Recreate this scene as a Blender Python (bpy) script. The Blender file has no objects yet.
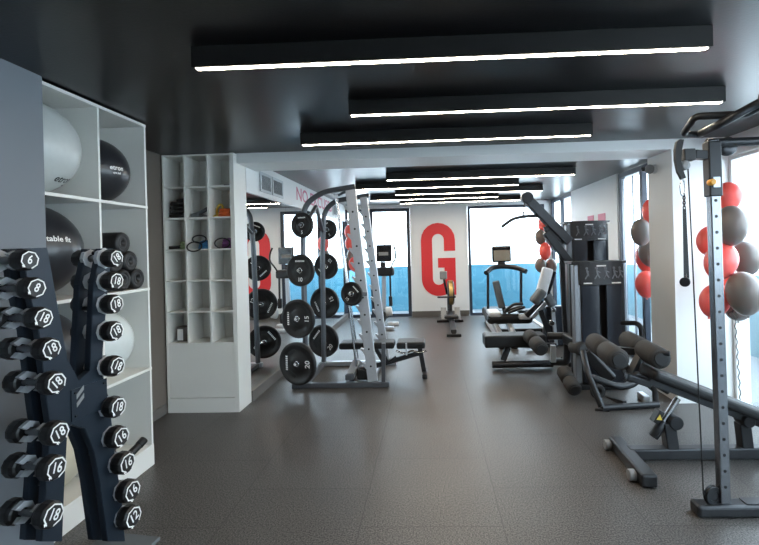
import bpy, bmesh, math, random
from mathutils import Vector, Matrix
random.seed(7)
PI = math.pi
SC = bpy.context.scene
COL = SC.collection

# ------------------------------------------------------------------ camera
F, TH, RO, H = 450.0, 0.034, 0.026, 1.6
PX, PY = 430 - F*math.tan(TH), 247.4
def ray(px, py):
    u = (px-PX)/F; v = -(py-PY)/F
    a = u*math.cos(RO)+v*math.sin(RO); b = -u*math.sin(RO)+v*math.cos(RO)
    return Vector((a*math.cos(TH)-math.sin(TH), a*math.sin(TH)+math.cos(TH), b))
def P(px, py, Y):
    d = ray(px, py); return Vector((0, 0, H)) + d*(Y/d.y)
cam = bpy.data.cameras.new('camera'); camo = bpy.data.objects.new('camera', cam); COL.objects.link(camo)
cam.sensor_fit = 'HORIZONTAL'; cam.sensor_width = 36; cam.lens = F*36/759
cam.shift_x = (379.5-PX)/759; cam.shift_y = (PY-272.5)/759
cam.clip_start = 0.05; cam.clip_end = 100
rt = Vector((math.cos(TH), math.sin(TH), 0)); fw = Vector((-math.sin(TH), math.cos(TH), 0)); up = Vector((0, 0, 1))
cx = rt*math.cos(RO)-up*math.sin(RO); cy = rt*math.sin(RO)+up*math.cos(RO); cz = -fw
M = Matrix((cx, cy, cz)).transposed().to_4x4(); M.translation = Vector((0, 0, H))
camo.matrix_world = M
SC.camera = camo

# ------------------------------------------------------------------ materials
def S(r, g, b):
    def f(c):
        c /= 255.0
        return c/12.92 if c <= .04045 else ((c+.055)/1.055)**2.4
    return (f(r), f(g), f(b), 1)
def mat(name, col, rough=.5, metal=0, spec=.5, noise=.12, scale=30, bump=0, bscale=200, coat=0, trans=0, sss=0):
    m = bpy.data.materials.new(name); m.use_nodes = True
    nt = m.node_tree; b = nt.nodes['Principled BSDF']
    b.inputs['Roughness'].default_value = rough; b.inputs['Metallic'].default_value = metal
    b.inputs['Specular IOR Level'].default_value = spec
    b.inputs['Coat Weight'].default_value = coat; b.inputs['Transmission Weight'].default_value = trans
    b.inputs['Subsurface Weight'].default_value = sss; b.inputs['Subsurface Scale'].default_value = .06
    tc = nt.nodes.new('ShaderNodeTexCoord')
    n = nt.nodes.new('ShaderNodeTexNoise'); n.inputs['Scale'].default_value = scale; n.inputs['Detail'].default_value = 4
    nt.links.new(tc.outputs['Object'], n.inputs['Vector'])
    r = nt.nodes.new('ShaderNodeMapRange'); r.inputs['To Min'].default_value = 1-noise; r.inputs['To Max'].default_value = 1+noise
    nt.links.new(n.outputs['Fac'], r.inputs['Value'])
    mx = nt.nodes.new('ShaderNodeMix'); mx.data_type = 'RGBA'; mx.blend_type = 'MULTIPLY'; mx.inputs[0].default_value = 1
    mx.inputs[6].default_value = col
    nt.links.new(r.outputs['Result'], mx.inputs[7]); nt.links.new(mx.outputs[2], b.inputs['Base Color'])
    if bump:
        n2 = nt.nodes.new('ShaderNodeTexNoise'); n2.inputs['Scale'].default_value = bscale; n2.inputs['Detail'].default_value = 3
        nt.links.new(tc.outputs['Object'], n2.inputs['Vector'])
        bp = nt.nodes.new('ShaderNodeBump'); bp.inputs['Strength'].default_value = bump; bp.inputs['Distance'].default_value = .01
        nt.links.new(n2.outputs['Fac'], bp.inputs['Height']); nt.links.new(bp.outputs['Normal'], b.inputs['Normal'])
    return m
def emit(name, col, st):
    m = bpy.data.materials.new(name); m.use_nodes = True; nt = m.node_tree
    b = nt.nodes['Principled BSDF']; b.inputs['Base Color'].default_value = col
    b.inputs['Emission Color'].default_value = col; b.inputs['Emission Strength'].default_value = st
    return m
def glassmat(name, tint, gl=.06):
    m = bpy.data.materials.new(name); m.use_nodes = True; nt = m.node_tree; nt.nodes.remove(nt.nodes['Principled BSDF'])
    o = nt.nodes['Material Output']; t = nt.nodes.new('ShaderNodeBsdfTransparent'); t.inputs[0].default_value = tint
    g = nt.nodes.new('ShaderNodeBsdfGlossy'); g.inputs['Roughness'].default_value = .02
    mx = nt.nodes.new('ShaderNodeMixShader'); mx.inputs[0].default_value = gl
    nt.links.new(t.outputs[0], mx.inputs[1]); nt.links.new(g.outputs[0], mx.inputs[2]); nt.links.new(mx.outputs[0], o.inputs[0])
    return m
X = {}
X['white'] = mat('white_paint', S(226, 228, 228), .55, noise=.03, scale=3)
X['shelf'] = mat('white_laminate', S(222, 221, 216), .4, noise=.03, scale=5)
X['panelgrey'] = mat('blue_grey_paint', S(112, 117, 124), .6, noise=.04, scale=4)
X['taupe'] = mat('taupe_paint', S(104, 96, 88), .7, noise=.06, scale=5)
X['skirt'] = mat('grey_skirting', S(96, 92, 88), .5, noise=.06)
X['ceil'] = mat('black_satin_ceiling', S(14, 15, 18), .33, noise=.15, scale=1.2, spec=.42, bump=.05, bscale=60)
X['housing'] = mat('black_lamp_housing', S(24, 23, 23), .45, noise=.1)
X['strip'] = emit('lamp_strip', (1, .87, .70, 1), 27)
X['frame'] = mat('anthracite_window_frame', S(44, 52, 66), .45, noise=.08)
X['alu'] = mat('aluminium', S(170, 178, 188), .35, metal=.6, noise=.08)
X['pane'] = glassmat('window_glass', (.96, .985, 1, 1))
X['blue'] = mat('blue_balcony_screen', (.075, .235, .33, 1), .35, noise=.08, scale=2)
X['deck'] = mat('balcony_deck', S(120, 125, 130), .8)
X['red'] = mat('red_wall_paint', S(216, 46, 52), .55, noise=.04)
X['pink'] = mat('faded_red_letter', S(206, 120, 145), .6, noise=.06)
X['black'] = mat('black_rubber', S(22, 22, 24), .5, noise=.2, scale=60)
X['blackr'] = mat('black_urethane', S(21, 20, 21), .42, noise=.15, scale=60)
X['rackblue'] = mat('dark_blue_black_steel', S(31, 41, 52), .42, metal=.35, noise=.08, bump=.03, bscale=300)
X['cradle'] = mat('grey_plastic_cradle', S(172, 174, 178), .5)
X['chrome'] = mat('chrome', S(190, 192, 195), .2, metal=1, noise=.05)
X['handle'] = mat('knurled_steel', S(120, 122, 126), .35, metal=.9, noise=.1, bump=.3, bscale=900)
X['mark'] = mat('white_print', S(232, 232, 230), .6, noise=.02)
X['gun'] = mat('gunmetal_tube', S(56, 57, 60), .36, metal=.6, noise=.1)
X['dark'] = mat('charcoal_tube', S(38, 39, 42), .4, metal=.4, noise=.1)
X['silver'] = mat('silver_steel', S(196, 200, 206), .36, metal=.55, noise=.08)
X['tower'] = mat('grey_tower_post', S(128, 132, 138), .4, metal=.4, noise=.06)
X['gunl'] = mat('grey_rack_tube', S(96, 99, 104), .36, metal=.55, noise=.08)
X['vinyl'] = mat('black_vinyl', S(25, 26, 28), .5, spec=.35, noise=.12, bump=.12, bscale=350)
X['foam'] = mat('grey_black_foam', S(44, 43, 43), .75, noise=.15, bump=.15, bscale=300)
X['foam2'] = mat('slate_pad', S(92, 98, 102), .6, noise=.1)
X['brown'] = mat('brown_pad', S(108, 90, 74), .6, noise=.1)
X['shroud'] = mat('charcoal_shroud', S(40, 41, 45), .42, noise=.12, scale=40)
X['shroudb'] = mat('navy_smoked_panel', S(34, 39, 49), .32, noise=.1)
X['gap'] = mat('black_gap', S(14, 14, 16), .6)
X['print'] = mat('grey_print', S(112, 114, 120), .6)
X['balred'] = mat('red_balloon', S(240, 104, 98), .3, noise=.04, spec=.5, sss=.5)
X['balgrey'] = mat('grey_balloon', S(116, 107, 103), .32, noise=.04, spec=.5, sss=.3)
X['ballsilver'] = mat('pearl_exercise_ball', S(186, 190, 188), .32, noise=.05)
X['ballblack'] = mat('black_exercise_ball', S(40, 41, 45), .28, noise=.1)
X['ballclear'] = mat('clear_exercise_ball', S(205, 210, 208), .25, noise=.04)
X['ballcream'] = mat('cream_exercise_ball', S(206, 198, 176), .4, noise=.04)
X['gold'] = mat('brass_flywheel', S(190, 160, 100), .35, metal=.7)
X['plastic'] = mat('white_plastic', S(206, 210, 214), .4, noise=.04)
X['greyplastic'] = mat('grey_plastic', S(130, 132, 134), .45)
X['screen'] = mat('dark_screen', S(24, 25, 29), .2)
X['consolesilver'] = mat('console_silver', S(150, 145, 132), .35, metal=.4)
X['yellow'] = mat('yellow_band', S(214, 186, 70), .5)
X['orange'] = mat('orange_band', S(216, 96, 40), .5)
X['bluerope'] = mat('blue_band', S(60, 128, 180), .5)
X['purple'] = mat('purple_band', S(122, 66, 128), .5)
X['green'] = mat('pale_green_band', S(168, 186, 140), .5)
X['yelcap'] = mat('amber_knob', S(226, 160, 40), .4)
X['cardbox'] = mat('taupe_card', S(104, 102, 98), .6)
X['grille'] = mat('vent_grille', S(196, 202, 206), .5)
X['rail'] = mat('frosted_balcony_glass', (.18, .29, .34, 1), .3, noise=.06, scale=2)
X['postmetal'] = mat('brushed_steel_post', S(118, 120, 124), .26, metal=.9, noise=.15, scale=8)
def mirror():
    m = bpy.data.materials.new('mirror_glass'); m.use_nodes = True; b = m.node_tree.nodes['Principled BSDF']
    b.inputs['Base Color'].default_value = (.86, .89, .9, 1); b.inputs['Metallic'].default_value = 1; b.inputs['Roughness'].default_value = 0.0
    return m
X['mirror'] = mirror()
def floormat():
    m = bpy.data.materials.new('rubber_floor_tiles'); m.use_nodes = True; nt = m.node_tree; b = nt.nodes['Principled BSDF']
    L = nt.links.new; N = nt.nodes.new
    tc = N('ShaderNodeTexCoord'); sp = N('ShaderNodeSeparateXYZ'); L(tc.outputs['Object'], sp.inputs[0])
    cb = N('ShaderNodeCombineXYZ')
    ay = N('ShaderNodeMath'); ay.operation = 'ADD'; ay.inputs[1].default_value = -2.99+.415+.83*10; L(sp.outputs['Y'], ay.inputs[0])
    ax = N('ShaderNodeMath'); ax.operation = 'ADD'; ax.inputs[1].default_value = .445+.82*9; L(sp.outputs['X'], ax.inputs[0])
    L(ay.outputs[0], cb.inputs[0]); L(ax.outputs[0], cb.inputs[1])
    br = N('ShaderNodeTexBrick'); br.offset = .5; br.inputs['Scale'].default_value = 1
    br.inputs['Brick Width'].default_value = .83; br.inputs['Row Height'].default_value = .82; br.inputs['Mortar Size'].default_value = .0035
    br.inputs['Mortar Smooth'].default_value = .3
    br.inputs['Color1'].default_value = S(71, 68, 66); br.inputs['Color2'].default_value = S(75, 72, 70); br.inputs['Mortar'].default_value = S(50, 48, 46)
    L(cb.outputs[0], br.inputs['Vector'])
    n1 = N('ShaderNodeTexNoise'); n1.inputs['Scale'].default_value = 115; n1.inputs['Detail'].default_value = 2; L(tc.outputs['Object'], n1.inputs['Vector'])
    cr = N('ShaderNodeMapRange'); cr.inputs['From Min'].default_value = .36; cr.inputs['From Max'].default_value = .64
    cr.inputs['To Min'].default_value = .08; cr.inputs['To Max'].default_value = 2.0; L(n1.outputs['Fac'], cr.inputs['Value'])
    n2 = N('ShaderNodeTexNoise'); n2.inputs['Scale'].default_value = 1.6; n2.inputs['Detail'].default_value = 5; L(tc.outputs['Object'], n2.inputs['Vector'])
    c2 = N('ShaderNodeMapRange'); c2.inputs['To Min'].default_value = .75; c2.inputs['To Max'].default_value = 1.25; L(n2.outputs['Fac'], c2.inputs['Value'])
    mu = N('ShaderNodeMath'); mu.operation = 'MULTIPLY'; L(cr.outputs[0], mu.inputs[0]); L(c2.outputs[0], mu.inputs[1])
    mx = N('ShaderNodeMix'); mx.data_type = 'RGBA'; mx.blend_type = 'MULTIPLY'; mx.inputs[0].default_value = 1
    L(br.outputs['Color'], mx.inputs[6]); L(mu.outputs[0], mx.inputs[7]); L(mx.outputs[2], b.inputs['Base Color'])
    b.inputs['Roughness'].default_value = .42; b.inputs['Specular IOR Level'].default_value = .55
    bp = N('ShaderNodeBump'); bp.inputs['Strength'].default_value = .12; bp.inputs['Distance'].default_value = .004
    L(n1.outputs['Fac'], bp.inputs['Height']); L(bp.outputs['Normal'], b.inputs['Normal'])
    return m
X['floor'] = floormat()

# ------------------------------------------------------------------ mesh builder
ORG = {}
V = Vector
def fr(d, upv=V((0, 0, 1))):
    d = V(d).normalized(); u = V(upv)
    if abs(d.dot(u)) > .98: u = V((0, 1, 0))
    s = d.cross(u).normalized(); return d, s, s.cross(d).normalized()
TXT = {}
def text_geo(s):
    if s not in TXT:
        c = bpy.data.curves.new('t', 'FONT'); c.body = s; c.size = 1; c.resolution_u = 3
        c.align_x = 'CENTER'; c.align_y = 'CENTER'; c.offset = .018
        o = bpy.data.objects.new('t', c); COL.objects.link(o)
        dg = bpy.context.evaluated_depsgraph_get(); dg.update()
        me = bpy.data.meshes.new_from_object(o.evaluated_get(dg))
        TXT[s] = ([v.co.copy() for v in me.vertices], [tuple(p.vertices) for p in me.polygons])
        bpy.data.objects.remove(o); bpy.data.curves.remove(c); bpy.data.meshes.remove(me)
    return TXT[s]
class MB:
    def __init__(s): s.bm = bmesh.new(); s.smooth = set()
    def add(s, vs, fs, sm=False):
        bv = [s.bm.verts.new(v) for v in vs]
        for f in fs:
            try: nf = s.bm.faces.new([bv[i] for i in f]); nf.smooth = sm
            except ValueError: pass
        return s
    def box(s, a, b, bev=0):
        a, b = V(a), V(b); c = (a+b)/2; h = (b-a)/2
        return s.obox(c, (1, 0, 0), (0, 1, 0), (0, 0, 1), abs(h.x), abs(h.y), abs(h.z), bev)
    def obox(s, c, ux, uy, uz, hx, hy, hz, bev=0):
        c, ux, uy, uz = V(c), V(ux), V(uy), V(uz)
        t = bmesh.new()
        vs = [t.verts.new(c+ux*hx*i+uy*hy*j+uz*hz*k) for i in (-1, 1) for j in (-1, 1) for k in (-1, 1)]
        for f in ((0, 1, 3, 2), (4, 6, 7, 5), (0, 4, 5, 1), (2, 3, 7, 6), (0, 2, 6, 4), (1, 5, 7, 3)): t.faces.new([vs[i] for i in f])
        bmesh.ops.recalc_face_normals(t, faces=t.faces)
        if bev: bmesh.ops.bevel(t, geom=t.edges[:], offset=min(bev, .9*min(hx, hy, hz)), segments=3, profile=.5, affect='EDGES')
        t.verts.index_update()
        s.add([v.co.copy() for v in t.verts], [[v.index for v in f.verts] for f in t.faces]); t.free(); return s
    def bar(s, p, q, w, h, bev=.004, upv=(0, 0, 1)):
        p, q = V(p), V(q); d, sd, u = fr(q-p, V(upv))
        return s.obox((p+q)/2, d, sd, u, (q-p).length/2, w/2, h/2, bev)
    def lathe(s, p, axis, prof, seg=20, sm=True, ph=0, upv=(0, 0, 1)):
        p = V(p); d, a, b = fr(axis, V(upv)); vs = []; fs = []
        for (t, r) in prof:
            for k in range(seg):
                an = 2*PI*k/seg+ph; vs.append(p+d*t+(a*math.cos(an)+b*math.sin(an))*max(r, 1e-4))
        n = len(prof)
        for i in range(n-1):
            for k in range(seg):
                k2 = (k+1) % seg; fs.append((i*seg+k, i*seg+k2, (i+1)*seg+k2, (i+1)*seg+k))
        s.add(vs, fs, sm)
        s.add(vs[:seg], [tuple(range(seg))[::-1]]); s.add(vs[-seg:], [tuple(range(seg))]); return s
    def cyl(s, p, q, r, seg=16, c=0, sm=True):
        p, q = V(p), V(q); l = (q-p).length
        pr = [(0, r), (l, r)] if not c else [(0, r-c), (c*.3, r-c*.3), (c, r), (l-c, r), (l-c*.3, r-c*.3), (l, r-c)]
        return s.lathe(p, q-p, pr, seg, sm)
    def tube(s, pts, r, fil=0, seg=10):
        pts = [V(p) for p in pts]
        if fil:
            o = [pts[0]]
            for i in range(1, len(pts)-1):
                a, b, c = pts[i-1], pts[i], pts[i+1]
                f = min(fil, (a-b).length*.48, (c-b).length*.48)
                p, q = b+(a-b).normalized()*f, b+(c-b).normalized()*f
                for k in range(7):
                    t = k/6; o.append(p*(1-t)**2+b*2*t*(1-t)+q*t*t)
            o.append(pts[-1]); pts = o
        n = len(pts); d, a, b = fr(pts[1]-pts[0]); vs = []; fs = []
        for i in range(n):
            if i == 0: t = (pts[1]-pts[0])
            elif i == n-1: t = pts[-1]-pts[-2]
            else: t = (pts[i+1]-pts[i]).normalized()+(pts[i]-pts[i-1]).normalized()
            t = t.normalized(); a = (a-t*a.dot(t))
            if a.length < 1e-5: d, a, b = fr(t)
            a.normalize(); b = t.cross(a)
            for k in range(seg):
                an = 2*PI*k/seg; vs.append(pts[i]+(a*math.cos(an)+b*math.sin(an))*r)
        for i in range(n-1):
            for k in range(seg):
                k2 = (k+1) % seg; fs.append((i*seg+k, i*seg+k2, (i+1)*seg+k2, (i+1)*seg+k))
        s.add(vs, fs, True); s.add(vs[:seg], [tuple(range(seg))[::-1]]); s.add(vs[-seg:], [tuple(range(seg))]); return s
    def ball(s, c, r, sc=(1, 1, 1), seg=28):
        c = V(c); t = bmesh.new(); bmesh.ops.create_uvsphere(t, u_segments=seg, v_segments=seg//2, radius=1)
        t.verts.index_update()
        s.add([c+V((v.co.x*sc[0], v.co.y*sc[1], v.co.z*sc[2]))*r for v in t.verts], [[v.index for v in f.verts] for f in t.faces], True); t.free(); return s
    def prism(s, poly, o, ux, uy, d):
        o, ux, uy, d = V(o), V(ux), V(uy), V(d); n = len(poly)
        a = [o+ux*x+uy*y for x, y in poly]; b = [v+d for v in a]
        t = bmesh.new(); va = [t.verts.new(v) for v in a]; vb = [t.verts.new(v) for v in b]
        t.faces.new(va[::-1]); t.faces.new(vb)
        for i in range(n): t.faces.new((va[i], va[(i+1) % n], vb[(i+1) % n], vb[i]))
        bmesh.ops.recalc_face_normals(t, faces=t.faces)
        big = [f for f in t.faces if len(f.verts) > 4]
        if big: bmesh.ops.triangulate(t, faces=big)
        t.verts.index_update()
        s.add([v.co.copy() for v in t.verts], [[v.index for v in f.verts] for f in t.faces]); t.free(); return s
    def text(s, st, o, ux, uy, size, depth=.0):
        o, ux, uy = V(o), V(ux), V(uy); vs, fs = text_geo(st)
        return s.add([o+ux*v.x*size+uy*v.y*size for v in vs], fs)
    def balltext(s, st, c, r, az, el, size, rot=0):
        vs, fs = text_geo(st); c = V(c); ca, sa = math.cos(rot), math.sin(rot); out = []
        n = V((math.cos(el)*math.cos(az), math.cos(el)*math.sin(az), math.sin(el)))
        rx = V((0, 0, 1)).cross(n).normalized(); ry = n.cross(rx)
        for v in vs:
            x, y = v.x*size, v.y*size; x, y = x*ca-y*sa, x*sa+y*ca
            out.append(c+(n*r+rx*x+ry*y).normalized()*(r+.0015))
        return s.add(out, fs)
    def build(s, name, m, parent=None, loc=None, label=None, cat=None, group=None, kind=None):
        o_ = V((0, 0, 0))
        if parent is not None: o_ = ORG[parent.name]
        elif loc is not None: o_ = V(loc)
        if o_.length: bmesh.ops.translate(s.bm, verts=s.bm.verts[:], vec=-o_)
        me = bpy.data.meshes.new(name); s.bm.to_mesh(me); s.bm.free(); me.materials.append(X[m])
        o = bpy.data.objects.new(name, me); COL.objects.link(o)
        if parent is not None: o.parent = parent
        else: o.location = o_
        ORG[o.name] = o_.copy(); tag(o, label, cat, group, kind); return o
def tag(o, label=None, cat=None, group=None, kind=None):
    if label: o['label'] = label
    if cat: o['category'] = cat
    if group: o['group'] = group
    if kind: o['kind'] = kind
    return o
def thing(name, label, cat, loc=(0, 0, 0), group=None):
    o = bpy.data.objects.new(name, None); COL.objects.link(o); o.location = loc; o.empty_display_size = .1
    ORG[o.name] = V(loc); return tag(o, label, cat, group)
def copy_tree(o, parent=None):
    c = o.copy(); COL.objects.link(c); c.parent = parent
    for ch in [k for k in bpy.data.objects if k.parent == o]: copy_tree(ch, c)
    return c
def ST(name, mb, m, parent=None): return mb.build(name, m, parent, kind=None if parent else 'structure')
def MBox(a, b, bev=0): return MB().box(a, b, bev)
def MBar(p, q, w, h, bev=.004): return MB().bar(p, q, w, h, bev)
def MCyl(p, q, r, seg=16, c=0): return MB().cyl(p, q, r, seg, c)
def MTube(pts, r, fil=0, seg=10): return MB().tube(pts, r, fil, seg)
def ov(p, x=0, y=0, z=0): return V(p)+V((x, y, z))

# ------------------------------------------------------------------ room shell
YB, YN = 10.35, -3.0
ST('floor', MBox((-2.75, YN, -.1), (3.05, YB, 0)), 'floor')
ST('ceiling', MBox((-2.75, YN, 2.6), (3.15, YB+.1, 2.75)), 'ceil')
ST('wall_front', MBox((-2.75, YN-.1, 0), (3.15, YN, 2.6)), 'white')
ST('wall_left', MBox((-2.82, YN, 0), (-2.69, 4.8, 2.6)), 'taupe')
ST('wall_left_panel', MBox((-2.142, YN, 0), (-2.122, 2.42, 2.6)), 'panelgrey')
ST('wall_left_mirrored', MBox((-2.1, 4.8, 0), (-1.975, YB, 2.6)), 'white')
ST('soffit_left', MBox((-1.974, 4.735, 2.24), (-1.94, YB, 2.6)), 'white')
ST('baseboard_left', MBox((-1.974, 4.735, 0), (-1.925, YB, .115), .003), 'skirt')
ST('baseboard_recess', MBox((-2.689, 3.37, 0), (-2.675, 4.42, .1), .003), 'skirt')
ST('beam', MBox((-1.938, 4.5, 2.5), (2.99, 5.0, 2.6)), 'white')
ST('wall_pillar', MBox((2.395, 4.505, 0), (2.98, 4.995, 2.5)), 'white')
# far wall: painted pier, right pier and header strip
ST('wall_back', MBox((-.45, YB, 0), (.87, YB+.12, 2.6)), 'white')
ST('wall_back_pier', MBox((2.63, YB, 0), (2.86, YB+.12, 2.6)), 'white')
ST('trim_1', MBox((-1.975, YB, 2.52), (-.45, YB+.12, 2.6)), 'white')
ST('trim_2', MBox((.87, YB, 2.52), (2.63, YB+.12, 2.6)), 'white')
ST('baseboard_back', MBox((-.45, YB-.015, 0), (.87, YB-.001, .13), .003), 'skirt')
def window(n, p0, ux, w, z0, z1, t=.06, mull=(), m='frame', rails=()):
    """frame of a glazed opening starting at p0 running along ux"""
    ux = V(ux); p0 = V(p0); nrm = V((-ux.y, ux.x, 0)); b = MB()
    def piece(a, bb, za, zb): b.obox(p0+ux*(a+bb)/2+V((0, 0, (za+zb)/2)), ux, nrm, (0, 0, 1), (bb-a)/2, .035, (zb-za)/2, .004)
    piece(0, t, z0, z1); piece(w-t, w, z0, z1); piece(t, w-t, z0, z0+t); piece(t, w-t, z1-t, z1)
    for q in mull: piece(q-t/2, q+t/2, z0+t, z1-t)
    f = ST('window_%d' % n, b, m)
    g = MB()
    es = [t]+[x for q in mull for x in (q-t/2, q+t/2)]+[w-t]
    for i in range(0, len(es), 2):
        pm = MB().obox(p0+ux*(es[i]+es[i+1])/2+V((0, 0, (z0+z1)/2)), ux, nrm, (0, 0, 1), (es[i+1]-es[i])/2, .004, (z1-z0)/2-t)
        pm.build('pane', 'pane', f)
    return f
window(1, (-1.97, YB+.05, 0), (1, 0, 0), 1.515, .0, 2.515, .075, (.62,))
window(2, (.88, YB+.05, 0), (1, 0, 0), 1.745, .0, 2.515, .06, ())
# right side: far window, painted wall, sliding window by the pillar, large near glazing
ST('wall_right', MBox((2.75, 6.68, 0), (2.86, 8.8, 2.6)), 'white')
window(3, (2.8, 8.81, 0), (0, 1, 0), 1.52, .0, 2.59, .07, (.75,))
w4 = window(4, (2.8, 5.02, 0), (0, 1, 0), 1.64, .0, 2.59, .07, (.95,))
MB().box((2.77, 6.2, .1), (2.79, 6.24, 2.5), .004).box((2.77, 6.5, .1), (2.79, 6.55, 2.5), .004).build('sliding_sash', 'alu', w4)
window(5, (2.97, -2.95, 0), (0, 1, 0), 7.445, .0, 2.4, .035, (1.5, 3.0, 4.5, 5.95), m='white')
ST('wall_right_header', MBox((2.94, YN, 2.41), (3.1, 4.5, 2.6)), 'white')
ST('wall_right_end', MBox((2.985, 4.505, 0), (3.1, 4.965, 2.6)), 'white')
ST('wall_right_return', MBox((2.87, 4.97, 0), (3.1, 5.01, 2.6)), 'white')
# balconies outside the glass
ST('balcony_back_floor', MBox((-3, YB+.15, -.12), (4.6, 12, -.02)), 'deck')
ST('balcony_right_floor', MBox((3.12, YN, -.12), (4.6, YB+.14, -.02)), 'deck')
ST('balcony_back_screen', MBox((-3, 11.5, -.02), (4.35, 11.54, 1.12)), 'blue')
ST('balcony_right_screen', MBox((4.4, YN, -.02), (4.42, 12, 1.1)), 'rail')

# wall lettering
def arc(cx, cy, r0, a0, a1, n=10, ry=None):
    ry = ry or r0
    return [(cx+r0*math.cos(math.radians(a0+(a1-a0)*k/n)), cy+ry*math.sin(math.radians(a0+(a1-a0)*k/n))) for k in range(n+1)]
gx0, gx1, gz0, gz1, st = -.205, .575, .47, 2.15, .255
gm = (gx0+gx1)/2; rr = (gx1-gx0)/2; ri = rr-st
outer = [(gx1, 1.50), (gx1, gz1-rr)]+arc(gm, gz1-rr, rr, 0, 180)[1:]+[(gx0, gz0+rr)]+arc(gm, gz0+rr, rr, 180, 270)[1:]
outer += arc(gm, gz0+rr, rr, 270, 300)[1:]+[(gx1-.14, gz0+.12), (gx1-.1, gz0+.02), (gx1, gz0+.02), (gx1, 1.34), (gm-.01, 1.34), (gm-.01, 1.12), (gx1-st, 1.12)]
inner = [(gx1-st, gz0+rr)]+arc(gm, gz0+rr, ri, 360, 180)[1:]+[(gx0+st, gz1-rr)]+arc(gm, gz1-rr, ri, 180, 0)[1:]+[(gx1-st, 1.50)]
MB().prism(outer+inner, (0, YB-.008, 0), (1, 0, 0), (0, 0, 1), (0, .006, 0)).build('wall_letter', 'red', loc=(.2, YB, .5),
    label='giant red letter G painted on the white far wall behind the rower', cat='wall letter')
b = MB(); b.text('NO EXCUSES', (-1.9385, 7.72, 2.43), (0, 1.5, 0), (0, 0, 1), .27)
b.build('wall_lettering', 'pink', loc=(-1.939, 7.9, 2.4), label='pink lettering running along the white soffit above the mirror', cat='wall lettering')
b = MB()
for y0, y1 in ((7.62, 7.9), (7.12, 7.42)): b.box((2.742, y0, .75), (2.7485, y1, 2.06))
b.box((2.742, 7.42, 1.3), (2.7485, 7.62, 1.55))
b.build('wall_letter', 'pink', loc=(2.745, 7.5, 1.4), label='faded pink letter H on right wall, its top showing above the weight tower', cat='wall letter')
# air vents on the soffit
def vent(y0, y1, z0, z1, lab):
    t = thing('air_vent', lab, 'vent', (-1.939, (y0+y1)/2, z0), 'air vents on the soffit')
    MB().box((-1.9395, y0, z0), (-1.93, y1, z1), .002).build('backing', 'gap', t)
    b = MB()
    b.box((-1.931, y0-.02, z0-.02), (-1.922, y0+.015, z1+.02)).box((-1.931, y1-.015, z0-.02), (-1.922, y1+.02, z1+.02))
    b.box((-1.931, y0, z0-.02), (-1.922, y1, z0+.012)).box((-1.931, y0, z1-.012), (-1.922, y1, z1+.02))
    b.build('frame', 'grille', t)
    b = MB(); n = 9
    for k in range(n):
        yy = y0+(y1-y0)*(k+.5)/n
        b.bar((-1.927, yy-.03, z0+.01), (-1.927, yy+.03, z1-.01), .006, .006, .001, (1, 0, 0))
    b.build('louvre', 'grille', t)
vent(5.12, 5.45, 2.31, 2.5, 'nearest slatted air vent on the white soffit')
vent(5.52, 5.88, 2.31, 2.5, 'slatted air vent just beyond the nearest one on soffit')
vent(9.0, 9.5, 2.3, 2.5, 'far slatted air vent after the pink lettering on soffit')

# mirror
t = thing('wall_mirror', 'tall mirror panels covering the left wall behind the plate rack', 'mirror', (-1.96, 7.5, .12))
ys = [4.74, 6.1, 7.5, 8.9, 10.34]
for a, c in zip(ys, ys[1:]): MBox((-1.972, a+.002, .118), (-1.96, c-.002, 2.238)).build('mirror_panel', 'mirror', t)

# ------------------------------------------------------------------ ceiling lamps
lamps = [(2.14, -1.13, 1.34, 'nearest black linear ceiling light, top of the picture'), (3.0, -.52, 1.95, 'second black linear ceiling light, shifted to the right'),
 (3.8, -1.08, 1.38, 'third linear ceiling light just before the white beam'), (5.95, -.56, 1.93, 'first linear ceiling light behind the white beam'),
 (6.8, -1.11, 1.36, 'second linear ceiling light behind the white beam'), (7.63, -.57, 1.92, 'third linear ceiling light behind the white beam'),
 (8.42, -1.1, 1.3, 'fourth linear ceiling light behind the white beam'), (9.15, -.59, 1.85, 'farthest linear ceiling light near the back wall')]
for y, x0, x1, lab in lamps:
    t = thing('ceiling_light', lab, 'ceiling light', ((x0+x1)/2, y, 2.5), 'linear ceiling lights')
    b = MB(); b.box((x0, y-.002, 2.5), (x1, y+.0125, 2.599)).box((x0, y+.0425, 2.5), (x1, y+.057, 2.599)).box((x0, y, 2.56), (x1, y+.055, 2.599))
    b.box((x0, y, 2.5), (x0+.012, y+.055, 2.599)).box((x1-.012, y, 2.5), (x1, y+.055, 2.599)).build('housing', 'housing', t)
    MBox((x0+.013, y+.013, 2.499), (x1-.013, y+.042, 2.515)).build('diffuser', 'strip', t)

# ------------------------------------------------------------------ ball shelf
XF, XK = -2.145, -2.67
zs = [.155, .74, 1.345, 1.965, 2.585]
t = thing('ball_shelf', 'tall white compartment shelf holding exercise balls behind the dumbbell rack', 'shelf', (-2.4, 2.8, 0))
MBox((XK, 2.25, 0), (XK+.012, 3.36, 2.59)).build('back_panel', 'shelf', t)
for a, c in ((2.25, 2.27), (2.86, 2.878), (3.34, 3.36)): MBox((XK+.012, a, .155), (XF, c, 2.585), .001).build('divider', 'shelf', t)
for k, z in enumerate(zs):
    MBox((XK+.012, 2.25, z-.018), (XF+.002, 3.362, z+.002), .001).build('shelf_board', 'shelf', t)
MBox((XK+.012, 2.25, 0), (XF+.003, 3.362, .137), .001).build('plinth', 'shelf', t)
def hit(px, py, c, r):
    d = ray(px, py).normalized(); q = V((0, 0, H))-V(c); bq = q.dot(d); t = -bq-math.sqrt(max(0, bq*bq-q.length_squared+r*r)); n = (q+d*t).normalized()
    return math.atan2(n.y, n.x), math.asin(n.z)
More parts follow.
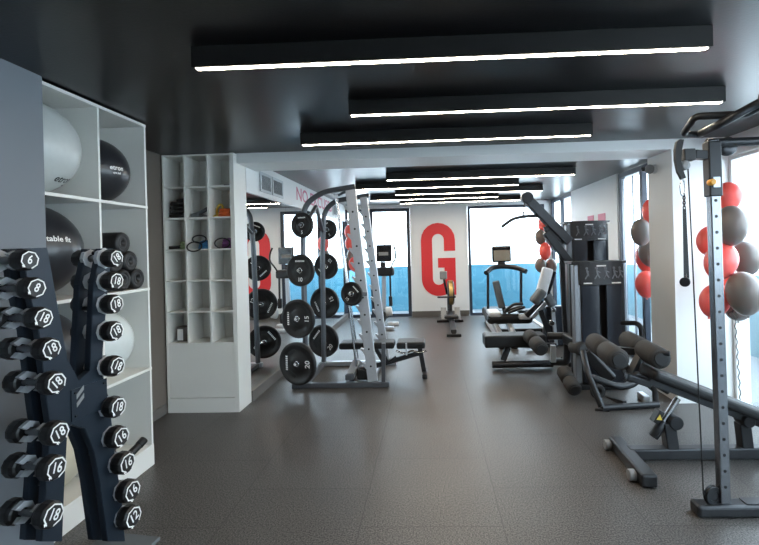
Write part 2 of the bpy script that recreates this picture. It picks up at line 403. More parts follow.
def gymball(c, r, m, lab, txt=None, tm='mark'):
    o = thing('exercise_ball', lab, 'exercise ball', (c[0], c[1], c[2]-r), 'exercise balls in the shelf')
    b = MB().ball(c, r, seg=40)
    sh = b.build('ball', m, o)
    v = MB().cyl(ov(c, .0, -r*.995, 0), ov(c, .0, -r-.004, 0), .012, 10).build('valve_plug', 'plastic', sh)
    if txt: 
        b = MB(); b.balltext(txt[0], c, r, *txt[1:5])
        if len(txt) > 5: b.balltext(*((txt[5], c, r)+txt[6:9]))
        b.build('lettering', tm, sh)
B1, B2, B3 = (-2.385, 2.575, 2.255), (-2.375, 3.105, 2.2), (-2.385, 2.575, 1.636)
gymball(B1, .282, 'ballsilver', 'pearl white exercise ball in the top left compartment', ('etron',)+hit(64, 180, B1, .282)+(.068, .1, 'gym ball')+hit(62, 185.5, B1, .282)+(.02,), 'black')
gymball(B2, .23, 'ballblack', 'black exercise ball with white lettering in top right compartment', ('etron',)+hit(117, 168, B2, .23)+(.045, .0, 'gym ball')+hit(117, 173, B2, .23)+(.018,))
gymball(B3, .281, 'ballblack', 'black exercise ball below the pearl white ball', ('stable fit',)+hit(58, 239, B3, .281)+(.045, -.05))
gymball((-2.38, 3.105, .982), .232, 'ballclear', 'clear white exercise ball below the rolled mats')
gymball((-2.385, 2.575, 1.022), .272, 'ballblack', 'black exercise ball in third row behind the dumbbell rack')
gymball((-2.385, 2.575, .442), .278, 'ballcream', 'cream exercise ball in the bottom compartment behind rack legs')
# rolled mats
mats = [(2.957, 0), (3.109, 0), (3.261, 0), (3.033, 1), (3.185, 1), (3.109, 2)]
ml = ['bottom left', 'bottom middle', 'bottom right', 'middle row left', 'middle row right', 'topmost']
for (y, l), n in zip(mats, ml):
    r = .0755; z = 1.347+r+l*.1312+.0005
    o = thing('rolled_mat', 'black rolled exercise mat, %s of the mat stack' % n, 'rolled mat', (-2.4, y, z-r), 'rolled mats in the shelf')
    c = V((-2.62, y, z)); pr = [(0, .02), (0, r), (.44, r), (.455, r*.92), (.455, .05), (.45, .046), (.452, .042), (.452, .02), (.2, .02)]
    MB().lathe(c, (1, 0, 0), pr, 24).build('roll', 'black', o)
    MB().tube([ov(c, .1, math.cos(a)*(r+.001), math.sin(a)*(r+.001)) for a in [k*PI/8 for k in range(3, 15)]], .004, 0, 6).build('strap', 'vinyl', o)
# rope end lying on lower shelf
o = thing('battle_rope', 'thick black battle rope coiled in the lowest compartment', 'rope', (-2.3, 3.05, .157))
pts = [V((-2.4+.13*math.cos(a), 3.05+.13*math.sin(a), .185+a*.006)) for a in [k*.35 for k in range(28)]]+[V((-2.26, 3.0, .25)), V((-2.18, 2.98, .225)), V((-2.12, 3.03, .21)), V((-2.1, 3.12, .245))]
MTube(pts, .026, .02, 10).build('rope', 'black', o)
MB().cyl(pts[-1], pts[-1]+V((.01, .05, .025)), .029, 12, .006).build('end_cap', 'vinyl', o)

# ------------------------------------------------------------------ cubby shelf
CX = [-2.672, -2.443, -2.209, -1.945]; CZ = [.70, 1.016, 1.328, 1.64, 1.96, 2.272, 2.59]
t = thing('cubby_shelf', 'white cubby shelf of eighteen open boxes over a closed panel', 'shelf', (-2.3, 4.6, 0))
MBox((-2.672, 4.72, 0), (-1.942, 4.732, 2.595)).build('back_panel', 'shelf', t)
for x in (-2.672, -2.455, -2.22): MBox((x, 4.432, .7 if x > -2.6 else 0), (x+.018, 4.72, 2.59), .001).build('divider', 'shelf', t)
MBox((-1.985, 4.432, 0), (-1.942, 4.72, 2.595), .001).build('side_panel', 'shelf', t)
for z in CZ: MBox((-2.654, 4.434, z-.016), (-1.985, 4.72, z), .001).build('shelf_board', 'shelf', t)
MBox((-2.654, 4.436, .15), (-1.985, 4.452, .684), .002).build('lower_panel', 'shelf', t)
MBox((-2.654, 4.43, 0), (-1.985, 4.446, .145), .002).build('plinth', 'shelf', t)
def ringpts(c, rx, ry, n=18, tilt=0, jit=0, ph=0):
    return [V((c[0]+rx*math.cos(a), c[1]+ry*math.sin(a)*math.cos(tilt)+random.uniform(-jit, jit), c[2]+ry*math.sin(a)*math.sin(tilt)+random.uniform(-jit, jit))) for a in [ph+2*PI*k/n for k in range(n+1)]]
# row 2 (z 1.96)
k = 0
lb = ['lowest', 'second', 'third', 'topmost']
for k in range(4):
    b = MB(); z = 1.962+.022+k*.04
    b.tube(ringpts((-2.555, 4.53, z), .076-.004*k, .07, 20, 0, .004), .02, 0, 10)
    o = b.build('ankle_strap', 'black', loc=(-2.55, 4.53, z-.02), label='black padded strap, %s of the pile in left cubby' % lb[k], cat='strap', group='black straps in the cubby')
for sgn, nm in ((-1, 'left'), (1, 'right')):
    o = thing('grip_handle', 'black foam grip handle, %s one on the black strap pile' % nm, 'handle', (-2.55+.03*sgn, 4.52, 2.1), 'black grip handles')
    MB().cyl((-2.55+.03*sgn-.045, 4.5, 2.122+.012*sgn), (-2.55+.03*sgn+.045, 4.52, 2.13+.02*sgn), .018, 12, .004).build('grip', 'black', o)
o = thing('padded_cuff', 'dark grey padded cuff lying in the middle cubby', 'cuff', (-2.33, 4.55, 1.962))
MB().tube([(-2.41, 4.5, 1.985), (-2.39, 4.52, 1.99), (-2.33, 4.55, 2.02), (-2.27, 4.56, 2.06), (-2.235, 4.57, 2.075)], .02, .02).build('cuff', 'foam2', o)
MB().box((-2.42, 4.48, 1.962), (-2.33, 4.6, 2.0), .012).build('pad', 'foam2', o)
MB().tube(ringpts((-2.275, 4.53, 1.972), .035, .035), .009).build('buckle_ring', 'chrome', o)
b = MB(); b.tube(ringpts((-2.16, 4.55, 1.977), .035, .08, 18, .3), .012).tube(ringpts((-2.16, 4.58, 2.04), .03, .06, 18, 1.2), .012)
b.build('resistance_band', 'yellow', loc=(-2.16, 4.55, 1.965), label='yellow resistance band bunched in the right cubby', cat='resistance band', group='coloured bands')
b = MB()
for q in range(3): b.tube(ringpts((-2.07, 4.56, 1.978+.028*q), .075-.008*q, .09, 18, .05), .015)
b.build('resistance_band', 'orange', loc=(-2.07, 4.56, 1.963), label='orange resistance band coiled beside the yellow one', cat='resistance band', group='coloured bands')
# row 3 (z 1.64)
o = thing('skipping_rope', 'black handled rope with pale green cord, left cubby', 'skipping rope', (-2.55, 4.55, 1.642))
MB().cyl((-2.64, 4.47, 1.66), (-2.54, 4.5, 1.668), .016, 12, .004).build('handle', 'black', o)
b = MB()
for q in range(4): b.tube(ringpts((-2.51, 4.55, 1.655+.02*q), .045-.004*q, .07, 16, .1), .009)
b.build('cord', 'green', o)
MB().tube([(-2.55, 4.5, 1.668), (-2.52, 4.52, 1.70), (-2.47, 4.55, 1.745)], .013, .02).build('handle', 'black', o)
o = thing('tube_band', 'blue tube band with black loop handles in the middle cubby', 'tube band', (-2.33, 4.5, 1.642))
b = MB()
for q in range(4): b.tube(ringpts((-2.3, 4.56, 1.655+.02*q), .07-.008*q, .07, 16, .12, .002), .011)
b.build('tube', 'bluerope', o)
MB().tube(ringpts((-2.33, 4.475, 1.74), .07, .038, 20, PI/2, 0), .007).build('handle', 'black', o)
MB().tube(ringpts((-2.35, 4.415, 1.665), .075, .05, 20, 1.25, 0), .007).build('handle', 'black', o)
o = thing('resistance_tube', 'purple tube band with black loop in the right cubby', 'tube band', (-2.08, 4.53, 1.642))
b = MB()
for q in range(4): b.tube(ringpts((-2.06, 4.56, 1.655+.024*q), .065-.006*q, .07, 16, .15, .003), .013)
b.build('tube', 'purple', o)
MB().tube(ringpts((-2.085, 4.455, 1.692), .078, .05, 20, PI/2, 0), .007).build('handle', 'black', o)
o = thing('desk_box', 'small taupe box with white front in the bottom left cubby', 'box', (-2.57, 4.55, .702))
MBox((-2.6, 4.5, .701), (-2.47, 4.62, .85), .005).build('body', 'cardbox', o); MBox((-2.592, 4.494, .715), (-2.535, 4.501, .83), .002).build('front_card', 'mark', o)
MBox((-2.06, 4.46, 2.273), (-2.0, 4.5, 2.285), .004).build('dark_card', 'black', loc=(-2.03, 4.48, 2.272), label='thin dark card lying in the topmost right cubby', cat='card')

# ------------------------------------------------------------------ dumbbell rack
ANG = math.radians(8); n_ = V((math.cos(ANG), -math.sin(ANG), 0)); s_ = V((math.sin(ANG), math.cos(ANG), 0)); RB = V((-1.67, 2.12, 0))
def RK(px, py, xl):
    d = ray(px, py); c = V((0, 0, H)); t = ((RB+n_*xl)-c).dot(n_)/d.dot(n_); q = c+d*t-RB
    return (q.dot(s_), q.z)
rack = thing('dumbbell_rack', 'dark blue X-shaped double column dumbbell rack in the left foreground', 'dumbbell rack', (0, 0, 0))
FP, RP = -.079, -.166
outl = [(22, 249), (46, 248), (61, 330), (66, 358), (78, 381), (89, 371), (93, 284), (100, 249), (112, 249), (107, 284), (103, 335), (100, 370), (108, 399), (111, 425), (113, 450), (117, 476), (121, 500), (124, 541),
        (107, 541), (99, 481), (93, 450), (84, 428), (70, 424), (66, 436), (63, 489), (61, 541), (41, 541), (46, 470), (50, 430), (46, 400), (38, 330), (28, 290)]
poly = [RK(x, y, FP) for x, y in outl]
zmin = min(z for _, z in poly)
poly = [(s, .0 if z < .12 and i not in (17, 18) else z) for i, (s, z) in enumerate(poly)]
poly = [(s, max(z, .02) if z > .02 else .02) for s, z in poly]
for xl, nm in ((FP, 'front_plate'), (RP, 'rear_plate')):
    MB().prism(poly, (xl-.006, 0, 0), (0, 1, 0), (0, 0, 1), (.012, 0, 0)).build(nm, 'rackblue', rack)
    b = MB()  # folded flange along the outline
    for i in range(len(poly)):
        a, c = poly[i], poly[(i+1) % len(poly)]
        b.bar((xl-.012, a[0], a[1]), (xl-.012, c[0], c[1]), .004, .03, 0, (1, 0, 0))
    b.build('flange', 'rackblue', rack)
def mid(i, j, f=.5): return ((poly[i][0]*(1-f)+poly[j][0]*f), (poly[i][1]*(1-f)+poly[j][1]*f))
for s, z in [mid(1, 31), mid(3, 29), mid(8, 7), mid(6, 10, .4), mid(14, 20), mid(16, 19), mid(24, 27), mid(23, 28)]:
    MB().cyl((RP, s, z-.02), (FP, s, z-.02), .012, 10).build('cross_rod', 'dark', rack)
# centre box with logo
s0, z0 = RK(70, 424, FP); s1, z1 = RK(105, 378, FP)
MB().box((FP+.006, s0, z0+.01), (FP+.012, s1, z1), .002).build('centre_plate', 'rackblue', rack)
for s, z in ((s0+.02, z0+.03), (s0+.02, z1-.02), (s1-.02, z0+.03), (s1-.02, z1-.02)): MB().cyl((FP+.012, s, z), (FP+.018, s, z), .006, 8).build('bolt', 'dark', rack)
ls, lz = RK(80, 398, FP+.012)
b = MB()
for q in (0, 1): b.prism([(-.02, -.04+.04*q), (-.02, -.018+.04*q), (.02, .018+.04*q), (.02, -.004+.04*q)], (FP+.013, ls+.0, lz), (0, 1, 0), (0, 0, 1), (.002, 0, 0))
b.build('logo', 'greyplastic', rack)
for i in (17, 25):
    sA = poly[i][0]; sB = poly[i+1][0]
    MB().box((RP-.1, min(sA, sB)-.02, 0), (FP+.15, max(sA, sB)+(.09 if i == 17 else .02), .02), .005).build('foot', 'foam2', rack)
Lp = [(30, 260), (37, 288), (44, 318), (52, 349), (57, 383), (60, 433), (57, 468), (54, 515)]
Rp = [(117, 258), (117, 281), (117, 304), (117, 331), (118, 366), (119, 407), (122, 437), (128, 463), (133, 491), (134, 517)]
Ln = ['6', '8', '18', '18', '18', '18', '16', '18']; Rn = ['18', '18', '18', '18', '18', '18', '16', '16', '16', '12']
ordn = ['topmost', 'second from top', 'third from top', 'fourth from top', 'fifth from top', 'sixth from top', 'seventh from top', 'eighth from top', 'ninth from top', 'lowest']
HL = .068
def dumbbell(num, R, rot):
    o = thing('dumbbell', 'x', 'dumbbell')
    pr = [(0, R*.62), (0, R*.8), (.01, R*.96), (.022, R), (HL-.02, R), (HL-.004, R*.86), (HL, R*.7)]
    h1 = MB().lathe((0, 0, 0), (-1, 0, 0), pr, 12, False, PI/12).build('head', 'blackr', o)
    h2 = MB().lathe((-.245, 0, 0), (1, 0, 0), pr, 12, False, PI/12).build('head', 'blackr', o)
    pr = [(0, .012), (.02, .014), (.04, .0165), (.06, .0175), (.08, .0165), (.1, .014), (.12, .012)]
    MB().lathe((-.0625, 0, 0), (-1, 0, 0), pr, 12).build('handle', 'handle', o)
    b = MB(); ca, sa = math.cos(rot), math.sin(rot); uy = V((0, ca, sa)); uz = V((0, -sa, ca))
    ro, ri = R*.83, R*.72
    for k in range(8):
        if k == 5: continue
        a0, a1 = PI/8+k*PI/4, PI/8+(k+1)*PI/4
        p = [(ro*math.cos(a0), ro*math.sin(a0)), (ro*math.cos(a1), ro*math.sin(a1)), (ri*math.cos(a1), ri*math.sin(a1)), (ri*math.cos(a0), ri*math.sin(a0))]
        b.prism(p, (-.0005, 0, 0), uy, uz, (.0016, 0, 0))
    b.add([V((.0012, 0, 0))+uy*x*R+uz*y*R for x, y in ((-.6, -.6), (-.36, -.5), (-.45, -.82))], [(0, 1, 2)])
    b.text(num, (.0015, 0, 0), uy*.8, uz, R*1.12)
    b.build('number_emblem', 'mark', h1)
    return o
dbs = []
for side, pts, nums in (('left', Lp, Ln), ('right', Rp, Rn)):
    last = len(pts)-1
    for i, (pp, nm) in enumerate(zip(pts, nums)):
        s, z = RK(pp[0], pp[1], 0.0)
        R = (.047+.0016*i)*(1.0 if side == 'left' else 1.02)
        rot = random.choice((-.25, .35, .6, -.5, .15, .45))
        d = dumbbell(nm, R, rot)
        d['label'] = 'black round-head dumbbell marked %s, %s in the %s column' % (nm, ordn[i] if i < last else 'lowest', side)
        d['group'] = 'dumbbells on the rack'
        d.location = RB+s_*s+V((0, 0, z)); d.rotation_euler = (0, 0, -ANG); dbs.append(d)
        # cradles cut for the handle
        sg = -1 if side == 'left' else 1
        for xl in (FP, RP):
            cr_ = (.042 if side == 'left' else .055) if xl == FP else .05
            out = [(cr_*math.cos(a), cr_*math.sin(a)) for a in [math.radians(q) for q in (40, 90, 140, 180, 220, 270, 320)]]
            inn = [(.0215*math.cos(a), .0215*math.sin(a)) for a in [math.radians(q) for q in (320, 270, 220, 180, 140, 90, 40)]]
            pl = [(sg*x, y) for x, y in out+inn]
            MB().prism(pl, (xl-.012, s, z), (0, 1, 0), (0, 0, 1), (.02, 0, 0)).build('cradle', 'cradle', rack)
rack.location = RB; rack.rotation_euler = (0, 0, -ANG)

#@@A
# ------------------------------------------------------------------ plate-loaded rack
rk = thing('smith_rack', 'grey curved-top smith rack loaded with black plates beside the mirror', 'rack', (-1.05, 5.6, 0))
Yf, Yr = 5.18, 6.15
MBar((-1.64, Yf, .032), (-.51, Yf, .032), .07, .06, .008).build('base_bar', 'gunl', rk)
MBar((-1.56, Yr, .032), (-.5, Yr, .032), .07, .06, .008).build('base_bar', 'silver', rk)
MBar((-1.5, Yf+.035, .034), (-1.5, Yr-.035, .034), .06, .05, .008).build('side_bar', 'gunl', rk)
MBar((-.72, Yf+.035, .034), (-.72, Yr-.035, .034), .06, .05, .008).build('side_bar', 'gunl', rk)
MTube([(-1.475, Yf, .06), P(303, 250, Yf), P(304, 205, Yf), P(322, 192, Yf), P(355, 186.5, Yf)], .032, .14, 14).build('arched_post', 'gunl', rk)
MTube([(-1.5, Yr, .06), P(322.5, 250, Yr), P(324, 212, Yr), P(334, 201, Yr), P(369, 195.5, Yr)], .034, .14, 14).build('arched_post', 'gunl', rk)
def upright(p, q, w, sgn, m):
    p, q = V(p), V(q); d = (q-p).normalized(); sd = V((d.z, 0, -d.x))
    if sd.x < 0: sd = -sd
    b = MB().bar(p, q, .06, w, .006, (1, 0, 0))
    up = b.build('toothed_upright', m, rk)
    L = (q-p).length; n = 12
    for k in range(n):
        c = p+d*(L*(.1+.82*k/(n-1)))-sd*(w*.5)
        MB().prism([(0, -.035), (0, .03), (-.03, .05), (-.045, .045), (-.022, .0)], c+V((0, -.022, 0)), sd, -d if d.z < 0 else d, (0, .044, 0)).build('tooth', m, up)
    for k in range(10):
        c = p+d*(L*(.12+.8*k/9)); MB().cyl(c+V((0, -.0305, 0)), c+V((0, -.034, 0)), .012, 10).build('bolt', 'dark', up)
upright(P(350.5, 189, Yf+.02), P(373, 381, Yf+.02), .115, 1, 'silver')
upright(P(363.5, 197, Yr), P(386, 362, Yr), .1, 1, 'silver')
MBar(P(383.5, 343, Yf), (-.575, Yf, .06), .045, .045).build('front_strut', 'gunl', rk)
MTube([P(336, 196, 5.35), P(357, 372, 5.35)], .013, 0, 10).build('guide_rod', 'chrome', rk)
MTube([P(337, 200, 6.0), P(358, 358, 6.0)], .011, 0, 10).build('guide_rod', 'chrome', rk)
MB().cyl(P(336, 196, 5.3), P(336, 196, 5.44), .03, 12, .006).cyl(P(337, 200, 5.5), P(337, 200, 5.58), .025, 12).build('rod_cap', 'silver', rk)
MTube([P(305.5, 224, Yf), P(316, 206, 5.6), P(323, 232, Yr)], .024, .03, 10).build('peaked_brace', 'gunl', rk)
MTube([P(325, 191, Yf), P(338, 200, Yr)], .02, 0, 8).build('top_tie', 'gunl', rk)
MB().bar(P(336, 196.5, 5.35), P(350, 189.5, Yf+.02), .03, .03).build('rod_bracket', 'gunl', rk)
b = MB().bar(V((-.985, 5.25, .09)), V((-.92, 5.45, .24)), .1, .055, .01); b.build('foot_pedal', 'silver', rk)
MB().box((-1.03, 5.2, .067), (-.93, 5.27, .145), .02).build('pedal_roller', 'gunl', rk)
MB().box((-.9, 5.23, .062), (-.7, 5.4, .21), .03).bar((-.88, 5.222, .19), (-.72, 5.222, .14), .02, .03).build('rubber_buffer', 'black', rk)
PN = V((-math.sin(math.radians(20)), -math.cos(math.radians(20)), 0)); PU = V((-PN.y, PN.x, 0))
def plate(c, R, num, rot, lab, peg, T=None, n=PN, grp='weight plates on the rack'):
    c = V(c); T = T or (.026+R*.075)
    o = thing('weight_plate', lab, 'weight plate', c, grp)
    pr = [(-T, .03), (-T, R*.97), (-T*.85, R), (-T*.15, R), (0, R*.97), (0, R*.82), (-T*.25, R*.8), (-T*.25, R*.36), (0, R*.33), (0, .03)]
    d = MB().lathe(c, n, pr, 40).build('disc', 'black', o)
    u = n.cross(V((0, 0, 1))).normalized()*-1; v = V((0, 0, 1))
    ca, sa = math.cos(rot), math.sin(rot); ux = u*ca+v*sa; uy = v*ca-u*sa
    f = c-n*(T*.24)
    MB().lathe(c-n*(T+.001), n, [(0, .033), (T+.004, .033), (T+.004, .022), (T-.01, .02)], 18).build('hub', 'chrome', o)
    for k in range(3):
        a = rot+PI/2+PI/3+k*2*PI/3; p = [((R*.58)*math.cos(a+t)+R*.09*math.cos(q)*0, 0) for t, q in ((0, 0),)]
        cc = f+u*math.cos(a)*R*.58+v*math.sin(a)*R*.58; tu = u*-math.sin(a)+v*math.cos(a); ru = u*math.cos(a)+v*math.sin(a)
        MB().prism([(x*R*.25*.95, y*R*.085) for x, y in ((-1, -.4), (-.7, -1), (.7, -1), (1, -.4), (1, .4), (.7, 1), (-.7, 1), (-1, .4))], cc, tu, ru, n*.0015).build('grip_hole', 'gap', d)
    b = MB(); b.text(num, f-uy*R*.58+n*.002, ux, uy, R*.36)
    b.build('weight_number', 'mark', d)
    b = MB()
    for k in range(7):
        x = (k-3)*R*.1; b.obox(f+uy*R*.58+ux*x+n*.002, ux, uy, n, R*.034, R*.05, .001)
    b.build('lettering', 'mark', d)
    if peg is not None:
        MB().cyl(V(peg), c+n*.03, .02, 12, .004).build('plate_peg', 'chrome', rk)
def post_at(y, z): return V((-1.475+.02*z/2, y, z))
FPL = [((301.3, 225), .143, '5', 0), ((299.5, 270.5), .18, '10', 0), ((297, 319), .218, '15', PI/2), ((296.5, 364), .242, '20', PI/2)]
names = ['smallest top', 'second', 'third', 'lowest largest']
for ((px, py), R, nm, ro), l in zip(FPL, names):
    c = P(px, py, 4.99); plate(c, R, nm, ro, 'black %s-marked plate, %s on the front peg column' % (nm, l), post_at(Yf-.02, c.z))
RPL = [((327, 229.5), .142, '5', .4), ((325.5, 266.5), .182, '10', 2.4), ((324, 303), .222, '15', 2.0), ((323, 341), .232, '20', .9)]
for ((px, py), R, nm, ro), l in zip(RPL, names):
    c = P(px, py, 6.29); plate(c, R, nm, ro, 'black %s-marked plate, %s on the rear peg column by mirror' % (nm, l), post_at(Yr+.02, c.z), None, V((-.26, -.966, 0)))
c = P(351, 294, 5.06); plate(c, .137, '10', -.8, 'black plate hung alone in front of the silver toothed upright', c+V((.02, .09, 0)))
MB().bar(c+V((.02, .09, 0)), P(367, 294, Yf), .04, .04).build('carriage_arm', 'gunl', rk)

# ------------------------------------------------------------------ flat bench
bn = thing('weight_bench', 'black flat adjustable bench standing just right of the smith rack', 'bench', (-.5, 5.6, 0))
MB().box((-1.15, 5.48, .365), (-.47, 5.74, .445), .025).build('back_pad', 'vinyl', bn)
MB().box((-.44, 5.46, .365), (-.09, 5.76, .445), .025).build('seat_pad', 'vinyl', bn)
MB().bar((-.98, 5.61, .065), (-.14, 5.61, .295), .06, .06).build('main_beam', 'gun', bn)
MB().bar((-.16, 5.61, .36), (-.11, 5.61, .04), .055, .055).build('front_leg', 'gun', bn)
MB().bar((-.105, 5.45, .03), (-.105, 5.77, .03), .06, .055, .01).build('foot', 'dark', bn)
MB().bar((-.99, 5.4, .035), (-.99, 5.8, .035), .06, .06, .01).build('foot', 'dark', bn)
MB().bar((-.62, 5.61, .19), (-.72, 5.61, .37), .05, .05).build('ladder_post', 'gun', bn)
MTube([(-.45, 5.5, .34), (-.35, 5.5, .30), (-.25, 5.5, .34), (-.16, 5.5, .31), (-.07, 5.5, .335)], .012, .04, 8).build('adjuster_handle', 'chrome', bn)
MB().bar((-.32, 5.47, .29), (-.32, 5.47, .44), .02, .03).build('pop_pin', 'silver', bn)
MTube([(-.6, 5.5, .33), (-.55, 5.5, .2), (-.45, 5.5, .27)], .013, .04, 8).build('adjuster_handle', 'dark', bn)

# ------------------------------------------------------------------ exercise bike by far left window
Yb = 9.2
bk = thing('exercise_bike', 'black upright exercise bike with tall console by the far left window', 'exercise bike', P(385, 321, Yb))
def Q(px, py, dy=0): return P(px, py, Yb+dy)
q0, q1 = Q(376.5, 262), Q(391.5, 244.5)
MB().box((q0.x, Yb-.03, q0.z), (q1.x, Yb+.03, q1.z), .02).build('console', 'screen', bk)
MB().box((q0.x+.05, Yb-.034, q0.z+.13), (q1.x-.07, Yb-.029, q0.z+.2), .002).build('screen', 'greyplastic', bk)
MB().bar(Q(383, 262), Q(383, 268), .1, .06).build('console_neck', 'dark', bk)
q0, q1 = Q(377.5, 276), Q(394, 267)
MB().box((q0.x, Yb-.12, q0.z), (q1.x, Yb+.1, q1.z), .04).build('tray', 'dark', bk)
MTube([Q(391, 272, -.05), Q(392, 264, -.2), Q(396, 258, -.25), Q(395, 250, -.25), Q(393.5, 245, -.2)], .018, .08, 8).build('handlebar', 'black', bk)
MTube([Q(376, 272, -.05), Q(374, 264, -.2), Q(371, 258, -.25), Q(372, 250, -.25), Q(373, 245, -.2)], .018, .08, 8).build('handlebar', 'black', bk)
MB().bar(Q(384, 275), Q(384, 314), .08, .07).build('front_post', 'silver', bk)
MB().bar(Q(390, 275, -.1), Q(391, 306, -.1), .035, .035).build('rail', 'dark', bk)
MB().bar(Q(390.5, 296, -.1), Q(391, 306, -.1), .07, .09, .015).build('grip_pad', 'black', bk)
MB().box(Q(382, 322, -.4), Q(389, 306, .4), .06).build('drive_housing', 'dark', bk)
c = Q(386, 312, -.45); MB().cyl(c, c+V((.12, .0, .02)), .09, 16, .02).build('crank_cover', 'plastic', bk)
c = Q(388, 324, -.45); MB().box((c.x-.2, c.y-.05, 0), (c.x+.12, c.y+.05, .07), .02).build('stabiliser_foot', 'silver', bk)
c = Q(393, 318, .1); MB().box((c.x-.12, c.y-.05, 0), (c.x+.12, c.y+.05, .07), .02).build('stabiliser_foot', 'plastic', bk)

# ------------------------------------------------------------------ rower in front of the letter
xr = P(454, 336, 8.0).x
rw = thing('rowing_machine', 'black rowing machine with brass-sided flywheel in front of the letter', 'rowing machine', (xr, 8.8, 0))
MB().bar((xr, 8.02, .09), (xr, 9.6, .22), .1, .06, .008).build('rail', 'dark', rw)
MB().bar((xr-.13, 8.0, .025), (xr+.13, 8.0, .025), .08, .05, .01).build('rear_foot', 'dark', rw)
MB().bar((xr, 8.02, .03), (xr, 8.04, .1), .07, .06).build('rear_leg', 'dark', rw)
MB().box((xr-.14, 8.75, .19), (xr+.14, 8.98, .25), .03).build('seat', 'black', rw)
MB().bar((xr-.28, 9.55, .025), (xr+.28, 9.55, .025), .08, .05, .01).build('front_foot', 'dark', rw)
MB().bar((xr, 9.55, .05), (xr, 9.6, .5), .1, .07).build('front_leg', 'gun', rw)
MB().lathe((xr-.04, 9.6, .62), (1, 0, 0), [(0, .05), (0, .22), (.02, .26), (.12, .26), (.14, .22), (.14, .05)], 28).build('flywheel_cage', 'black', rw)
MB().lathe((xr-.01, 9.6, .62), (1, 0, 0), [(0, .262), (.08, .262)], 28).build('flywheel_band', 'gold', rw)
MTube([(xr-.05, 9.55, .6), (xr-.1, 9.4, .85), (xr-.12, 9.25, .98)], .025, .1, 8).build('monitor_arm', 'dark', rw)
MB().box((xr-.2, 9.2, .93), (xr-.05, 9.25, 1.1), .02).build('monitor', 'greyplastic', rw)
MB().bar((xr-.26, 9.28, .56), (xr+.12, 9.28, .56), .03, .035, .01).build('pull_handle', 'black', rw)
for sx in (-1, 1):
    MB().obox((xr+sx*.14, 9.2, .23), (1, 0, 0), (0, .8, -.6), (0, .6, .8), .055, .02, .14, .01).build('footplate', 'greyplastic', rw)
    MB().bar((xr+sx*.03, 9.2, .2), (xr+sx*.2, 9.2, .2), .03, .03).build('foot_axle', 'chrome', rw)

# ------------------------------------------------------------------ treadmill by the far right window
Yt = 9.3
def T(px, py, dy=0): return P(px, py, Yt+dy)
tm = thing('treadmill', 'treadmill with silver console and dark curved handrail by far right window', 'treadmill', T(503, 318))
q0, q1 = T(492, 262.5), T(511, 245.5)
MB().box((q0.x, Yt-.04, q0.z), (q1.x, Yt+.05, q1.z), .04).build('console', 'screen', tm)
MB().box((q0.x+.035, Yt-.05, q0.z+.03), (q1.x-.035, Yt-.038, q1.z-.09), .008).build('console_display', 'consolesilver', tm)
MB().bar(T(501.5, 262), T(501.5, 268), .16, .08, .02).build('console_neck', 'dark', tm)
MTube([T(486, 273, -.25), T(492, 267.5, -.05), T(503, 266, 0), T(516, 267.5, -.05), T(526, 271.5, -.25)], .05, .15, 12).build('handrail', 'dark', tm)
MB().bar(T(488, 272), T(488, 312), .05, .05).build('upright_post', 'gun', tm)
MB().bar(T(521, 270), T(521, 312), .05, .05).build('upright_post', 'gun', tm)
q0, q1 = T(484, 316), T(527, 306)
MB().box((q0.x, Yt-.3, .12), (q1.x, Yt+.4, .3), .06).build('motor_hood', 'dark', tm)
MB().box((q0.x+.08, 7.7, .06), (q1.x-.08, Yt-.28, .17), .02).build('running_deck', 'black', tm)
MB().box((q0.x, 7.7, .03), (q0.x+.07, Yt-.28, .19), .02).build('side_rail', 'plastic', tm)
MB().box((q1.x-.07, 7.7, .03), (q1.x, Yt-.28, .19), .02).build('side_rail', 'plastic', tm)

# ------------------------------------------------------------------ recumbent bike in front of treadmill
Yc = 7.35
def R_(px, py, dy=0): return P(px, py, Yc+dy)
rb = thing('recumbent_bike', 'low recumbent bike with slim dark backrest in front of the treadmill', 'recumbent bike', R_(505, 340))
MB().bar(R_(495.5, 281), R_(502, 308), .06, .115, .03, (1, 0, 0)).build('backrest', 'foam2', rb)
MB().bar(R_(503, 304, .03), R_(505, 315, .03), .05, .06).build('backrest_post', 'dark', rb)
q0, q1 = R_(486, 323), R_(531, 312)
MB().box((q0.x, Yc-.2, q0.z), (q1.x, Yc+.25, q1.z), .07).build('body', 'dark', rb)
MB().box((q0.x+.03, Yc-.22, q1.z-.04), (q0.x+.22, Yc+.2, q1.z+.04), .03).build('front_cowl', 'plastic', rb)
MB().box((q1.x-.24, Yc-.22, q1.z-.09), (q1.x-.04, Yc+.2, q1.z+.0), .03).build('rear_cowl', 'plastic', rb)
MB().bar(R_(504, 311, -.1), R_(522, 306, -.1), .16, .05, .02).build('seat', 'vinyl', rb)
MTube([R_(506, 310, -.25), R_(514, 304, -.25), R_(523, 304, -.25)], .022, .05, 8).build('side_handle', 'black', rb)
MTube([R_(508, 313, -.25), R_(518, 309, -.25), R_(525, 307, -.25)], .022, .05, 8).build('side_handle', 'dark', rb)
for a, c in (((494, 322), (503, 341)), ((508, 323), (514, 335))):
    MB().bar(R_(*a, -.1), R_(*c, -.35), .08, .08, .015).build('leg', 'silver', rb)
e = R_(503.5, 343, -.35); MB().box((e.x-.08, e.y-.08, 0), (e.x+.06, e.y+.06, .1), .03).build('foot', 'black', rb)
e = R_(514, 337, -.35); MB().box((e.x-.06, e.y-.06, 0), (e.x+.06, e.y+.06, .1), .03).build('foot', 'black', rb)

